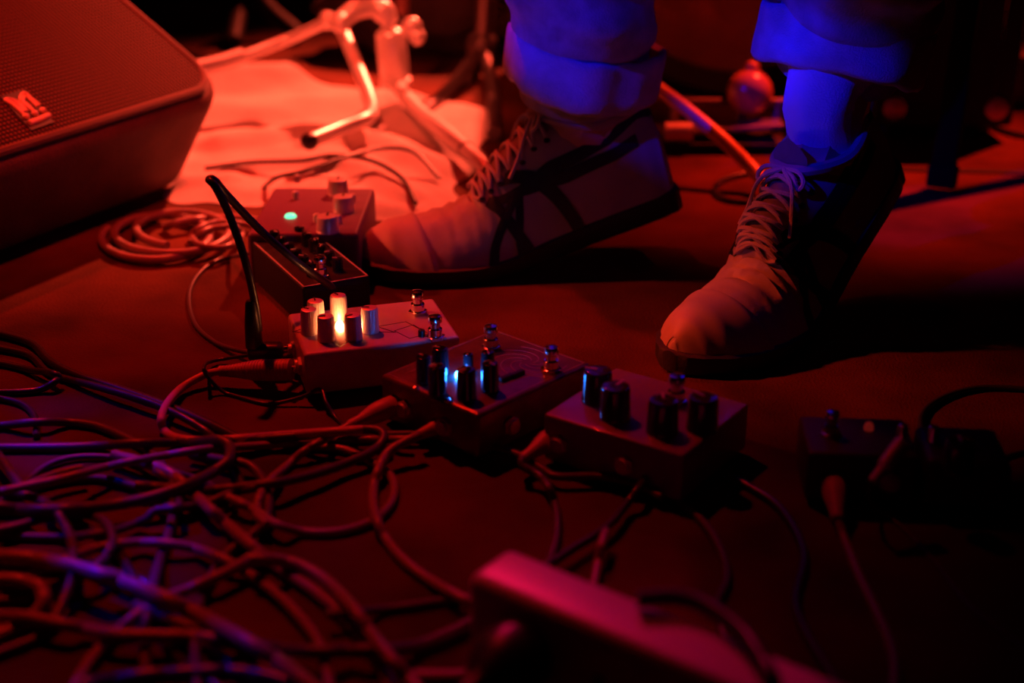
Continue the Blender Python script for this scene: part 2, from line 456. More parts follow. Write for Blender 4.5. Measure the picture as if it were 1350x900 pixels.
for k in range(5):
    a_, c_ = loc(pd, 672 + k * 4, 492 + k * 1.5, h), loc(pd, 695 + k * 4, 486 + k * 1.5, h); ribbon(b, [a_, c_], .0005, h)
for k in range(3):
    a_, c_ = loc(pd, 535 + k * 6, 492 - k * 2, h), loc(pd, 552 + k * 6, 484 - k * 2, h); ribbon(b, [a_, c_], .0005, h)
ribbon(b, [(.004, .004), (.108, .004), (.108, .088), (.004, .088), (.004, .004)], .0006, h)
obj('engraved_swirls', b, M['engraving'], pd, False)
b = bmesh.new()
for k in range(2):
    x, y = loc(pd, 668 + 14 * k, 500 - 5 * k, h); add_box(b, (.012, .004, .003), (x, y, h + .0015), .0006, 1)
obj('toggle_switch', b, M['black_plastic'], pd)
jack(pd, .03, .0, .018, -PI / 2); jack(pd, 0, .03, .018, PI); jack(pd, 0, .068, .018, PI)

# E: mauve pedal with four big knobs
h = .036
pe = pedal('effects_pedal', 'mauve effects pedal with four large smoky black knobs, by the upright shoe', G(717, 545, h), -35, .100, .088, h, M['purple_paint'], .0018)
for i, (px, py) in enumerate([(812, 508), (875, 526), (938, 525), (788, 487)]):
    x, y = loc(pe, px, py, h + .022)
    knob(pe, min(max(x, .01), .092), min(y, .078), h, .0100, .022, M['smoke_knob'], .6 * i, 0, M['pale_ink'])
x, y = loc(pe, 893, 489, h + .022); footswitch(pe, x, min(y, .079), h, 1.1)
x, y = loc(pe, 925, 574, h); b = box((.008, .005, .002), (x, y, h + .001), .0005, 1); obj('slide_switch', b, M['black_plastic'], pe)
jack(pe, .012, 0, .018, -PI / 2); jack(pe, .06, 0, .018, -PI / 2)

# F: dark pedals at the right
h = .036
pf = pedal('effects_pedal', 'small dark effects pedal at the right with a single footswitch and lamp', G(1066, 597, h), -4, .066, .052, h, M['dark_paint'], .003)
x, y = loc(pf, 1099, 534, h + .02); footswitch(pf, x, min(y, .042), h, .9)
x, y = loc(pf, 1145, 566, h); led(pf, x, y, h, .003, M['led_red'])
x, y = loc(pf, 1195, 560, h + .012); knob(pf, min(x, .058), min(y, .043), h, .0035, .012, M['chrome'])
jack(pf, .016, 0, .018, -PI / 2); jack(pf, .05, 0, .018, -PI / 2)
p0 = G(1222, 607, h)
pg = pedal('effects_pedal', 'dark effects pedal at the far right with one big black knob', p0, -6, .050, .050, h, M['dark_paint'], .005)
x, y = loc(pg, 1268, 578, h + .02); knob(pg, min(max(x, .012), .035), min(y, .035), h, .0095, .018, M['gloss_black'], 0, 0, M['pale_ink'])
x, y = loc(pg, 1232, 562, h + .010); knob(pg, max(x, .007), min(y, .042), h, .0035, .010, M['chrome'])
jack(pg, .05, .02, .018, 0)

# A: plum pedal, green lamp
h = .048
pa = pedal('effects_pedal', 'plum coloured effects pedal with a lit green lamp, in front of the cloth', G(325, 307, h), -1, .094, .132, h, M['plum_paint'], .004)
x, y = loc(pa, 383, 286, h); led(pa, x, y, h, .0050, M['led_green'], .5)
for px, py in ((445, 236), (452, 258), (431, 284)):
    x, y = loc(pa, px, py, h + .014); knob(pa, min(x, .083), min(y, .12), h, .0095, .014, M['satin_chrome'])
for px, py in ((392, 240), (390, 262), (465, 266), (447, 294), (418, 292)):
    x, y = loc(pa, px, py, h); b = lathe([(.003, 0), (.003, .006), (.0022, .007)], 12); o = obj('button', b, M['satin_chrome'], pa); o.location = (x, y, h)

# B: long black unit full of small knobs
h = .040
c0 = G(399, 379, h)
pb = pedal('multi_knob_pedal', 'long black effects unit crowded with small knobs, behind the white pedal', c0, 28, .056, .135, h, M['black_metal'], .0022)
b = bmesh.new(); ribbon(b, [(.0015, .0015), (.0545, .0015), (.0545, .1335), (.0015, .1335), (.0015, .0015)], .0012, h); obj('edge_trim', b, M['satin_chrome'], pb, False)
for i in range(6):
    for j in range(2):
        knob(pb, .016 + .022 * j, .022 + .0175 * i, h, .0048, .011, M['gloss_black'], .7 * i + j, 0, M['pale_ink'])
x, y = loc(pb, 421, 333, h + .02); footswitch(pb, min(x, .048), min(y, .127), h)
x, y = loc(pb, 428, 370, h); led(pb, .047, .04, h, .0022, M['led_amber']).data.materials[0] = M['satin_chrome']

# ------------------------------------------------------------------ cables and plugs
LAID = {}
def lay_over(pts, r):
    """lift a cable where it crosses the ones laid before it, so that it rests on top of them"""
    need = []
    for p in pts:
        up = 0.
        if p.z < .028:
            gx, gy = int(p.x // .012), int(p.y // .012)
            for i in (-1, 0, 1):
                for j in (-1, 0, 1):
                    for (x, y, z, rr) in LAID.get((gx + i, gy + j), ()):
                        d = math.hypot(p.x - x, p.y - y); t = r + rr
                        if d < t * 1.02:
                            hgt = math.sqrt(max(0, t * t * 1.05 - d * d))
                            if p.z - hgt < z: up = max(up, z + hgt - p.z) if z + hgt - p.z < .0072 else up
        need.append(up)
    arc = [0.]
    for a, b in zip(pts, pts[1:]): arc.append(arc[-1] + (b - a).length)
    out = []
    for i, p in enumerate(pts):
        u = 0.
        for j in range(max(0, i - 14), min(len(pts), i + 15)):
            if need[j] > 0:
                k = abs(arc[i] - arc[j]) / .022
                if k < 1: u = max(u, need[j] * (1 - sm(max(0, k - .12) / .88)))
        z = p.z + u; f = (H - z) / (H - p.z)
        out.append(Vector((p.x * f, p.y * f, z)))
    for p in out: LAID.setdefault((int(p.x // .012), int(p.y // .012)), []).append((p.x, p.y, p.z, r))
    return out
def cable(label, pts, r=.0026, m='cable_grey', z=None, group=None, name='cable', extra=None, cat='cable'):
    """pts: (px, py) or (px, py, z)"""
    zz = r if z is None else z
    q = [G(p[0], p[1], (p[2] if len(p) > 2 else zz)) for p in pts]
    base = q[0].copy(); base.z = 0
    s_ = spline(q, 12)
    for v in s_: v.z = max(v.z, r * 1.0)
    s_ = lay_over(s_, r)
    s_ = [v - base for v in s_]
    t = thing(name, label, cat, base, 0, group) if extra else None
    if t:
        obj('cord', tube(s_, r, 10), M[m], t)
        extra(t, base, [v + base for v in s_])
    else:
        t = obj(name, tube(s_, r, 10), M[m]); t.location = base; tag(t, label, cat, group)
    return t
def plug_part(p, q, r0=.0036, r1=.0072, m='cable_pale', tip=.012, ribs=False):
    """strain relief at p, body widening to q; metal tip beyond q"""
    def f(t, base, s_):
        a = p - base; c = q - base; L_ = (c - a).length
        prof = [(r0 * .9, 0), (r0, L_ * .04), (r0 * 1.15, L_ * .25), (r1 * .9, L_ * .5), (r1, L_ * .62), (r1, L_ * .97), (r1 * .9, L_)]
        if ribs:
            prof = [(r0, 0)]
            for k in range(22):
                u = k / 22; rr = r0 + (r1 - r0) * sm(u * 1.6)
                prof += [(rr, L_ * u), (rr, L_ * (u + .028)), (rr * .93, L_ * (u + .03)), (rr * .93, L_ * (u + .043))]
            prof += [(r1, L_ * .96), (r1, L_)]
        pl = obj('plug', lathe(prof, 22, along(a, c)), M['plug_sleeve'], t)
        if tip: obj('plug_tip', lathe([(.0031, L_), (.0031, L_ + tip * .7), (.002, L_ + tip)], 14, along(a, c)), M['chrome'], pl)
    return f

def hv(p): return Vector(p)
# dim strands deep in the pile that nothing tells apart
random.seed(11)
for k in range(3):
    y0 = random.uniform(640, 830); x1 = random.uniform(150, 520)
    pts = []
    for j in range(8):
        t_ = j / 7
        pts.append((-70 + (x1 + 70) * (t_ ** .85) + 14 * math.sin(j * 1.9 + k), y0 + (960 - y0) * t_ ** 2.2 + 18 * math.sin(j * 1.3 + k)))
    cable('dim strand of cable deep in the foreground pile at the left', pts, random.uniform(.0022, .0032), 'cable_black', None, group='strands deep in the cable pile')

# loose cables in the left foreground: (label, points, radius, material, z)
LL = [
 ('thick black cable from the left edge running down to the pedal cords', [(-40, 432), (0, 440), (42, 453), (66, 476), (100, 494), (160, 514), (220, 535), (270, 556), (318, 580)], .0032, 'cable_black', None),
 ('black cable below the thickest one at the left edge, joining it', [(-40, 450), (0, 459), (40, 469), (68, 493), (130, 510), (205, 533), (262, 562), (296, 592), (320, 640)], .0027, 'cable_black', .0029),
 ('black cable curled back on itself at the left edge', [(-40, 476), (0, 479), (40, 488), (70, 492, .006), (76, 500), (50, 514), (0, 517), (-40, 516)], .0026, 'cable_black', None),
 ('short dark cable end below the curled loop at the left edge', [(-40, 520), (0, 525), (30, 533), (46, 550), (48, 575)], .0024, 'cable_black', None),
 ('blue topped cable bowing over from the left edge', [(-40, 566), (0, 561), (60, 556), (120, 560), (165, 577), (195, 594), (213, 612), (228, 645, .003), (226, 690, .003), (205, 760, .003), (190, 850, .003), (205, 950, .003)], .0030, 'cable_grey', None),
 ('long cable running right and turning back in a tight loop beside the plug', [(-40, 588), (0, 590), (100, 589), (190, 584), (300, 581, .005), (400, 574, .008), (465, 567, .012), (497, 567, .012), (506, 577, .010), (492, 594, .008), (450, 613, .008), (395, 630, .010), (330, 641, .008), (262, 646), (180, 640)], .0032, 'cable_grey', .0032),
 ('cable dipping below the others in a wide bow at the left', [(250, 584, .008), (287, 580, .013), (303, 590, .012), (298, 610, .012), (262, 632, .012), (200, 655, .012), (130, 668, .010), (50, 672, .008), (0, 668), (-40, 660)], .0036, 'cable_grey', .006),
 ('straight slanting cable rising rightward from the left edge', [(-40, 658), (0, 648), (80, 631), (150, 613), (207, 602), (270, 592), (330, 588, .006), (400, 583, .0028), (480, 579, .0028), (540, 579, .0028)], .0027, 'cable_pale', .0085),
 ('cable making a sharp bend at the left edge', [(-40, 555), (0, 603), (18, 628), (30, 641, .012), (50, 634), (75, 625), (110, 617)], .0029, 'cable_grey', .012),
 ('thin cable arching low behind the slanting one', [(30, 640), (60, 615), (95, 603), (140, 602), (180, 609), (230, 622), (280, 640), (310, 670)], .0021, 'cable_grey', .003),
 ('blue lit cable bending down inside the tight loop', [(250, 598), (300, 607), (328, 613), (345, 630), (353, 652), (352, 680), (335, 703), (295, 735, .003), (262, 800, .003), (258, 880, .003), (270, 950, .003)], .0030, 'cable_grey', .0065),
 ('arc of cable sagging just below the wide bow', [(-60, 690, .003), (40, 645, .003), (120, 630, .003), (175, 640), (200, 654), (225, 668), (270, 664), (305, 650), (350, 640)], .0027, 'cable_grey', .0045),
 ('dark cable with blue end under the wide bow', [(-60, 700, .003), (60, 708, .003), (140, 702, .003), (190, 685), (205, 673), (235, 668, .008), (233, 655), (228, 640), (205, 620)], .0026, 'cable_grey', .0055),
 ('red lit loop of cable on the floor below the engraved pedal', [(300, 655), (335, 672), (362, 690), (400, 701), (450, 700), (492, 686), (515, 664), (520, 640), (510, 622), (480, 604), (450, 592, .003), (400, 588, .003)], .0028, 'cable_pale', None),
 ('cable descending straight from the pile toward the bottom', [(150, 600, .003), (220, 622, .003), (265, 660), (285, 679), (325, 714), (360, 743), (415, 780), (462, 822), (505, 880), (530, 950)], .0036, 'cable_pale', .004),
 ('cable bending down to the bottom edge left of the power strip', [(330, 738), (352, 737), (392, 744), (430, 766), (466, 803), (500, 850), (545, 902), (580, 940)], .0035, 'cable_pale', .009),
 ('thick cable sweeping from the left edge to the bottom', [(-50, 728), (0, 733), (60, 739), (130, 756), (220, 790), (300, 831), (370, 874), (430, 920)], .0042, 'cable_pale', .012),
 ('cable arching from the pile above the thick sweeping one', [(-60, 790), (20, 766), (80, 740), (130, 722), (185, 715), (240, 719), (290, 735), (345, 768), (390, 808), (425, 860), (440, 950)], .0029, 'cable_pale', .005),
 ('hook shaped bend of cable in the lower left pile', [(-60, 712), (20, 694), (80, 678), (120, 680), (138, 688), (147, 704), (146, 722), (125, 748), (60, 782, .003), (-60, 800, .003)], .0028, 'cable_grey', .008),
 ('hooked cable crossing the thick sweeping one at lower left', [(-60, 640, .004), (30, 652, .004), (68, 668), (83, 688), (94, 712), (96, 745, .016), (88, 782), (50, 840, .003), (-60, 880, .003)], .0029, 'cable_grey', .010),
 ('pale cable slanting down leftward beneath the thick sweeping one', [(345, 728, .003), (310, 748, .003), (275, 765), (245, 778), (215, 790), (175, 815), (120, 870), (70, 960)], .0032, 'cable_pale', .004),
 ('curled cable at the left edge near the bottom', [(-60, 772), (0, 764), (45, 770), (58, 786), (52, 804), (25, 826), (-30, 850)], .0040, 'cable_pale', .004),
 ('dim red cable lying level near the bottom left', [(-60, 812), (20, 812), (80, 822), (150, 836), (210, 838), (280, 842), (345, 870), (380, 950)], .0034, 'cable_pale', .004),
 ('level cable with a blue gleam passing behind the bent one at the bottom', [(180, 800, .003), (260, 832, .003), (330, 850), (400, 858), (460, 858), (540, 854), (600, 832), (650, 805)], .0036, 'cable_grey', .004),
 ('thick cable with a bright blue gleam at the bottom edge', [(110, 905), (180, 893), (250, 888), (310, 887), (370, 898), (420, 925)], .0046, 'cable_black', .0046),
 ('thin cable heading level into the left end of the power strip', [(430, 810), (480, 806), (540, 799), (600, 789), (650, 785)], .0024, 'cable_grey', None),
 ('dark cable crossing in front of the engraved and mauve pedals', [(500, 573), (560, 573), (620, 582), (680, 598), (715, 618), (735, 628), (790, 628), (838, 638), (872, 655)], .0026, 'cable_grey', .0075),
 ('cable curving down on the dark floor right of the power strip', [(860, 645), (895, 660), (930, 692), (952, 730), (958, 765), (945, 800), (960, 850), (1010, 920), (1040, 980)], .0026, 'cable_grey', None),
 ('blue gleaming cable slanting down from the mauve pedal', [(925, 585), (890, 600), (855, 627), (828, 662), (800, 695), (750, 727), (700, 760)], .0026, 'cable_black', .0075),
 ('pale cable standing up behind the power strip', [(800, 700), (794, 715), (788, 745), (780, 790)], .0028, 'cable_pale', .004),
 ('short dark cable end with a blue gleam in front of the mauve pedal', [(895, 598), (917, 609), (943, 622), (985, 640), (1030, 672), (1060, 730), (1050, 800), (1090, 880), (1150, 960)], .0026, 'cable_black', None),
]
top_ = [15, 16, 7, 6, 5]
for lab, pts, r_, m_, z_ in [c_ for n_, c_ in enumerate(LL) if n_ not in top_] + [LL[n_] for n_ in top_]:
    cable(lab, pts, r_, m_, z_)
# plug and pale cable of the white pedal, looping left and back
pA, qA = G(290, 489, .012), G(384, 487, .018)
cable('pinkish cable curling left from the ribbed plug of the white pedal', [(292, 489, .012), (270, 494, .009), (236, 514, .005), (214, 545), (219, 570), (250, 580), (300, 579), (380, 573, .006), (450, 568, .012), (478, 566, .012)], .0029, 'cable_pink', extra=plug_part(pA, qA, .0040, .0078, 'cable_pale', .004, True))
# black right-angle plug with a cord rising to a peak and coming down on the long black unit
def ra(t, base, s_):
    p = G(343, 463, .018) - base
    b = bmesh.new(); add_box(b, (.026, .013, .013), (.004, 0, 0), .004, 3, Matrix.Translation(p)); add_lathe(b, [(.0064, 0), (.006, .016), (.0042, .034), (.003, .036)], 18, Matrix.Translation(p + Vector((-.004, 0, .004))))
    pl = obj('plug', b, M['black_plastic'], t); obj('plug_tip', lathe([(.003, .012), (.003, .026)], 12, along(p, p + Vector((1, .2, 0)))), M['chrome'], pl)
q = [(341, 436, .034), (337, 405, .052), (325, 350, .085), (305, 290, .118), (285, 248, .142), (276, 237, .147), (283, 238, .146), (300, 258, .132), (345, 305, .100), (395, 348, .072), (432, 374, .050), (438, 380, .042)]
cable('black cord rising to a sharp peak between the white pedal and the amplifier', q, .0030, 'cable_black', extra=ra)
cable('thin glossy cable arching down the floor left of the white pedal', [(345, 330, .03), (318, 336, .02), (300, 340), (268, 355), (250, 385), (256, 425), (285, 452), (330, 465, .008), (365, 469, .014), (384, 470, .018)], .0019, 'cable_grey')
cable('thin dark cord looping under the ribbed plug toward the engraved pedal', [(385, 462, .016), (330, 468, .008), (280, 476, .004), (269, 484, .019), (275, 498, .012), (300, 519), (350, 532), (395, 524, .006), (422, 513, .012), (430, 530, .008), (444, 552), (470, 580)], .0014, 'cable_black')
# plugs of the engraved pedal
cable('pale cable ending in a plug at the left side of the engraved pedal', [(460, 561, .011), (440, 572, .006), (405, 592), (383, 610), (350, 640), (338, 675), (352, 692)], .0028, 'cable_pale', extra=plug_part(G(460, 561, .011), G(521, 533, .018), .0036, .0072, 'cable_pale', .012))
cable('dark cable with a plug going to the front of the engraved pedal', [(553, 573, .012), (520, 590, .006), (505, 606), (493, 640), (494, 675), (510, 712), (545, 750), (605, 787), (640, 800)], .0031, 'cable_pale', extra=plug_part(G(553, 573, .012), G(606, 549, .018), .0036, .0070, 'cable_grey', .012))
cable('dark cable leaving the plug of the mauve pedal and bending toward the power strip', [(688, 604, .012), (690, 615, .006), (712, 628), (729, 655), (735, 695), (726, 735), (700, 775)], .0026, 'cable_grey', extra=plug_part(G(688, 605, .012), G(741, 568, .018), .0036, .0072, 'cable_pale', .012))
cable('red lit cable hanging down from the plug of the small dark pedal', [(1104, 682, .010), (1115, 715), (1134, 762), (1155, 805), (1174, 850), (1180, 885), (1176, 930)], .0027, 'cable_pale', extra=plug_part(G(1104, 684, .010), G(1098, 632, .018), .0040, .0072, 'cable_pale', .010))
def diag(t, base, s_):
    a, c = G(1150, 635, .036) - base, G(1190, 584, .053) - base
    L_ = (c - a).length
    pl = obj('plug', lathe([(.0030, 0), (.0034, L_ * .35), (.0048, L_ * .4), (.0052, L_)], 18, along(a, c)), M['satin_chrome'], t)
cable('thin cord behind a slanted metal plug between the two dark pedals', [(1150, 635, .036), (1146, 655, .022), (1158, 672, .006), (1184, 690), (1233, 741), (1280, 800), (1345, 850), (1400, 900)], .0011, 'cable_grey', extra=diag)
cable('dark cord entering the frame at the right edge beside the far pedal', [(1400, 590), (1345, 596), (1290, 616), (1250, 634), (1215, 660)], .0016, 'cable_grey')
cable('faint dark cord crossing the floor above the two dark pedals', [(1560, 545), (1440, 522), (1320, 511), (1270, 515), (1232, 530), (1214, 550), (1218, 575, .004), (1232, 572, .006)], .0022, 'cable_black')

# coil of cable at the foot of the amplifier
def coil_pts():
    P_ = []
    for k in range(60):
        a = k / 60 * 2 * PI * 2.3 + 2.6
        g_ = k / 60
        P_.append((195 + 55 * g_ + (62 + 8 * math.sin(3 * g_)) * math.cos(a), 316 - 14 * g_ - (29 - 5 * g_) * math.sin(a), .0045 + .007 * g_))
    return P_
cp = [(150, 360), (138, 335), (134, 322)] + coil_pts()[4:]
cable('coiled cable lying in flat loops beneath the amplifier', coil_pts(), .0040, 'cable_pale')
cable('small tangle of cable between the coil and the black unit', [(250, 320), (275, 302), (310, 300), (318, 312), (295, 326), (262, 322), (255, 306), (285, 293), (325, 296), (345, 306)], .0030, 'cable_pale', .006)
cable('cable running level behind the coil under the cloth edge', [(215, 300), (250, 290), (310, 287), (345, 292)], .0038, 'cable_pale', None)
cable('thin dark cable winding over the pale cloth', [(270, 222, .016), (330, 214, .018), (395, 212, .022), (440, 205, .026), (490, 212, .024), (530, 235, .02), (548, 268, .012)], .0024, 'cable_black')
cable('thin dark cable curving around the top of the plum pedal', [(345, 250, .006), (365, 234, .022), (400, 226, .030), (450, 209, .034), (500, 196, .034), (545, 200, .030), (580, 235, .012)], .0022, 'cable_black')
cable('dark loop of cable on the red floor behind the upright shoe', [(1060, 250), (1020, 262), (985, 266), (955, 262), (943, 251), (952, 238), (985, 229), (1030, 228), (1110, 238), (1150, 243), (1168, 252), (1170, 264), (1150, 272), (1110, 272), (1080, 262)], .0030, 'cable_black')
cable('dark thin cable hanging at the far right behind the stand leg', [(1297, 150, .006), (1303, 160, .005), (1318, 170, .004), (1350, 178, .004), (1400, 180, .004)], .0035, 'cable_black')

# ------------------------------------------------------------------ power strip with plug
def strip():
    top = .058
    A = G(614, 756, top)
    t = thing('power_strip', 'white multi-socket power strip lying on its side in the blurred foreground', 'power strip', (A.x, A.y, 0), R(-37.5))
    L_, D_, Hh = .235, .034, top
    obj('housing', box((L_, D_, Hh), (L_ / 2, D_ / 2, Hh / 2), .006, 5), M['plastic_white'], t)
    for k in range(4):
        cx = .036 + .052 * k
        mt = Matrix.Translation((cx, 0.0004, .030)) @ Matrix.Rotation(R(90), 4, 'X')
        so = obj('socket', lathe([(.0205, 0), (.0205, .0012), (.0185, .0012), (.0178, -.0002), (.001, -.0002)], 32, mt), M['plastic_white'], t)
        b = bmesh.new()
        for dx in (-.0095, .0095): add_lathe(b, [(.0028, 0), (.0028, .0012)], 12, Matrix.Translation((cx + dx, 0.0, .030)) @ Matrix.Rotation(R(90), 4, 'X'))
        obj('socket_hole', b, M['socket'], so)
    b = box((.016, .009, .003), (.012, D_ / 2, top + .0005), .001, 2)
    # mains plug in the first socket: black body with a cord
    p = t.matrix_basis @ Vector((.036, -.001, .030)); d = t.matrix_basis.to_3x3() @ Vector((0, -1, 0))
    pl = thing('mains_plug', 'black mains plug pushed into the first socket of the power strip', 'plug', (p.x, p.y, 0), R(-37.5))
    mt = Matrix.Translation((0, 0, .030)) @ Matrix.Rotation(R(90), 4, 'X')
    obj('plug_body', lathe([(.0172, .001), (.0178, .004), (.0178, .016), (.0150, .024), (.0095, .032), (.0070, .036), (.006, .045)], 28, mt), M['black_plastic'], pl)
    q_ = [Vector((0, -.040, .030)), Vector((-.002, -.055, .027)), Vector((-.012, -.075, .015)), Vector((-.035, -.090, .006)), Vector((-.08, -.10, .004))]
    obj('cord', tube(spline(q_, 8), .0038, 10), M['cable_black'], pl)
strip()
cable('dark cable lying across the top of the power strip', [(840, 790, .0635), (890, 787, .0640), (930, 798, .0640), (975, 830, .0635), (1005, 870, .0630), (1020, 905, .0600), (1030, 960, .04)], .0040, 'cable_black')
cable('short dim cable at the bottom edge beside the mains plug', [(545, 893), (600, 893), (650, 890), (700, 905)], .0040, 'cable_pale')

# ------------------------------------------------------------------ the person
def interp(tab, x):
    if x <= tab[0][0]: return tab[0][1:]
    for a, b in zip(tab, tab[1:]):
        if x <= b[0]:
            t = sm((x - a[0]) / (b[0] - a[0])) * .5 + .5 * (x - a[0]) / (b[0] - a[0])
            return tuple(p + (q_ - p) * t for p, q_ in zip(a[1:], b[1:]))
    return tab[-1][1:]
L0 = .29
# x from heel, left half width, right half width, height of upper above the floor
TAB = [(0, .020, .020, .074), (.006, .026, .026, .106), (.02, .031, .031, .114), (.05, .034, .034, .108), (.085, .036, .036, .110), (.105, .038, .037, .110), (.13, .041, .040, .094), (.16, .045, .043, .078),
       (.19, .048, .046, .063), (.215, .048, .046, .054), (.24, .044, .042, .049), (.262, .036, .034, .045), (.277, .024, .023, .038), (.286, .013, .012, .029), (.29, .005, .005, .022)]
class Shoe:
    def __init__(s, theta, origin, yaw, low=0, roll=0):
        s.low = low
        s.theta = R(theta); s.xb = .185; s.roll = roll
        # centre line integrated backwards from the ball of the foot
        s.n = 200; s.cl = {}
        s.mtx = Matrix.Translation(origin) @ Matrix.Rotation(yaw, 4, 'Z') @ Matrix.Translation((-L0, 0, 0)) @ Matrix.Rotation(roll, 4, 'X')
        s.tab = []
        x, z, dx = s.xb + .04, 0., .001
        px, pz = x, 0.
        s.tab.append((x, px, pz, 0.))
        while x > -.05:
            ph = s.theta * sm((s.xb + .03 - x) / .075)
            px -= dx * math.cos(ph); pz += dx * math.sin(ph); x -= dx
            s.tab.append((x, px, pz, ph))
    def D(s, p):
        x, y, z = p
        if x >= s.xb + .04:
            q_ = Vector((x, y, z + .10 * max(0, x - .24) ** 1.3))
        else:
            i = min(len(s.tab) - 1, int((s.xb + .04 - x) / .001)); f = (s.xb + .04 - x) / .001 - i
            a = s.tab[i]; b = s.tab[min(i + 1, len(s.tab) - 1)]
            px = a[1] + (b[1] - a[1]) * f; pz = a[2] + (b[2] - a[2]) * f; ph = a[3] + (b[3] - a[3]) * f
            q_ = Vector((px + z * math.sin(ph), y, pz + z * math.cos(ph)))
        return s.mtx @ q_
    def S(s, x, a, off=0.):
        """surface of the upper; a in 0..pi from the left (+y) side over the top"""
        wl, wr, hh = interp(TAB, x)
        hh -= s.low * (1 - sm((x - .10) / .05))
        sl = .012
        ca, sa = math.cos(a), math.sin(a)
        e = .62 if x < .1 else .62 + .22 * sm((x - .1) / .1)
        y = (wl if ca > 0 else wr) * (1 if ca > 0 else -1) * abs(ca) ** e
        zf = sa ** (.86)
        # the upper tapers in above the widest point
        y *= 1 - .34 * zf * (.35 + .65 * sm((x - .07) / .05))
        z = sl + (hh - sl) * zf
        cr = 0
        if .15 < x < .235:   # creases across the vamp at the bend
            cr = .0024 * math.sin((x + .006 * math.cos(a)) * 2 * PI / .0135) * math.sin((x - .15) / .085 * PI) * sa * (s.theta / .5 + .35)
        o_ = off + cr + .0009 * noise.noise(Vector((x * 45, y * 45, z * 45)))
        yy = y + o_ * ca; zz = z + o_ * sa
        return Vector((x, yy, zz))
def smooth_poly(pts, k=6): return spline([Vector((*p, 0)) for p in pts], k)
def make_shoe(name, person, theta, origin, yaw, roll=0, low=0, label=None):
    sh = Shoe(theta, origin, yaw, low=low, roll=roll)
    xs = [L0 * (1 - math.cos(PI * i / 78)) / 2 for i in range(79)]
    NA = 36
    bm = bmesh.new(); rings = []
    for x in xs:
        ring = [bm.verts.new(sh.D(sh.S(x, PI * j / NA))) for j in range(NA + 1)]
        rings.append(ring)
    for a, b in zip(rings, rings[1:]):
        for j in range(NA): bm.faces.new((a[j], b[j], b[j + 1], a[j + 1]))
        bm.faces.new((a[0], a[NA], b[NA], b[0]))
    bm.faces.new(rings[0]); bm.faces.new(rings[-1][::-1])
    bmesh.ops.recalc_face_normals(bm, faces=bm.faces)
    up = obj('shoe', bm, M['leather'], person, True, 70)
    if label: up['label'] = label
    # sole
    bm = bmesh.new(); rings = []
    for x in xs:
        wl, wr, hh = interp(TAB, x)
        t_ = .020 - .006 * sm((x - .05) / .15)
        k_ = 1.02 if .01 < x < .28 else 1.06
        sec = [(-wr * .93 * k_, .0), (-wr * k_ - .001, .004), (-wr * k_ - .001, t_), (-wr * k_ + .004, t_ + .002), (wl * k_ - .004, t_ + .002), (wl * k_ + .001, t_), (wl * k_ + .001, .004), (wl * .93 * k_, .0)]
        xx = -.003 + x * (L0 + .007) / L0
        rings.append([bm.verts.new(sh.D((xx, y, z))) for y, z in sec])
    for a, b in zip(rings, rings[1:]):
        for j in range(8): bm.faces.new((a[j], b[j], b[(j + 1) % 8], a[(j + 1) % 8]))
    bm.faces.new(rings[0]); bm.faces.new(rings[-1][::-1]); bmesh.ops.recalc_face_normals(bm, faces=bm.faces)
    obj('sole', bm, M['sole'], up, True, 50)
    # toe cap with a raised rear edge
    bm = bmesh.new(); rr = []
    for k in range(22):
        x = .226 + (.2885 - .226) * k / 21
        of = .0002 if k == 0 else .0022 if k < 3 else .0013
        rr.append([bm.verts.new(sh.D(sh.S(x + (.012 * math.sin(PI * j / 30) if k < 8 else .012 * math.sin(PI * j / 30) * (21 - k) / 14), PI * j / 30, of))) for j in range(31)])
    for a, b in zip(rr, rr[1:]):
        for j in range(30): bm.faces.new((a[j], b[j], b[j + 1], a[j + 1]))
    bmesh.ops.recalc_face_normals(bm, faces=bm.faces)
    obj('toe_cap', bm, M['toe_rubber'], up)
    # side stripes: polylines in (x along the shoe, a around it)
    def strip_on(pts, wd, side):
        bm = bmesh.new()
        q_ = smooth_poly(pts, 8)
        rows = []
        for i, p in enumerate(q_):
            a_ = q_[max(0, i - 1)]; b_ = q_[min(len(q_) - 1, i + 1)]
            def pos(x, v, off):
                a = v if side > 0 else PI - v
                return sh.D(sh.S(x, a, off))
            # tangent in the metric plane (x, v*~.05)
            t = Vector((b_.x - a_.x, (b_.y - a_.y) * .062)).normalized(); n_ = Vector((-t.y, t.x)) * wd / 2
            row = []
            for e_, off in ((-1.02, .0002), (-1, .0014), (0, .0016), (1, .0014), (1.02, .0002)):
                row.append(bm.verts.new(pos(min(max(p.x + n_.x * e_, .002), .287), max(.02, p.y + n_.y * e_ / .062), off)))
            rows.append(row)
        for a_, b_ in zip(rows, rows[1:]):
            for j in range(4): bm.faces.new((a_[j], a_[j + 1], b_[j + 1], b_[j]))
        bmesh.ops.recalc_face_normals(bm, faces=bm.faces)
        o = obj('side_stripe', bm, M['stripe'], up)
        return o
    for side in (1, -1):
        first = True
        for pts, wd in (([(.005, 1.0), (.05, .80), (.10, .66), (.135, .66), (.155, .5), (.172, .25), (.178, .02)], .0095),
                        ([(.025, .62), (.07, .56), (.10, .52), (.125, .62), (.15, .74), (.165, .86)], .0085),
                        ([(.145, 1.02), (.128, .8), (.112, .5), (.100, .2), (.094, .02)], .0105),
                        ([(.170, .92), (.158, .62), (.150, .3), (.142, .02)], .0095),
                        ([(.135, .72), (.142, .4), (.148, .2), (.150, .02)], .0075)):
            strip_on(pts, wd, side)
    # eyelet facings, laces, tongue
    bm = bmesh.new()
    def topP(x, v, off): return sh.D(sh.S(x, PI / 2 + v, off))
    for i in range(14):
        pass
    rows = []
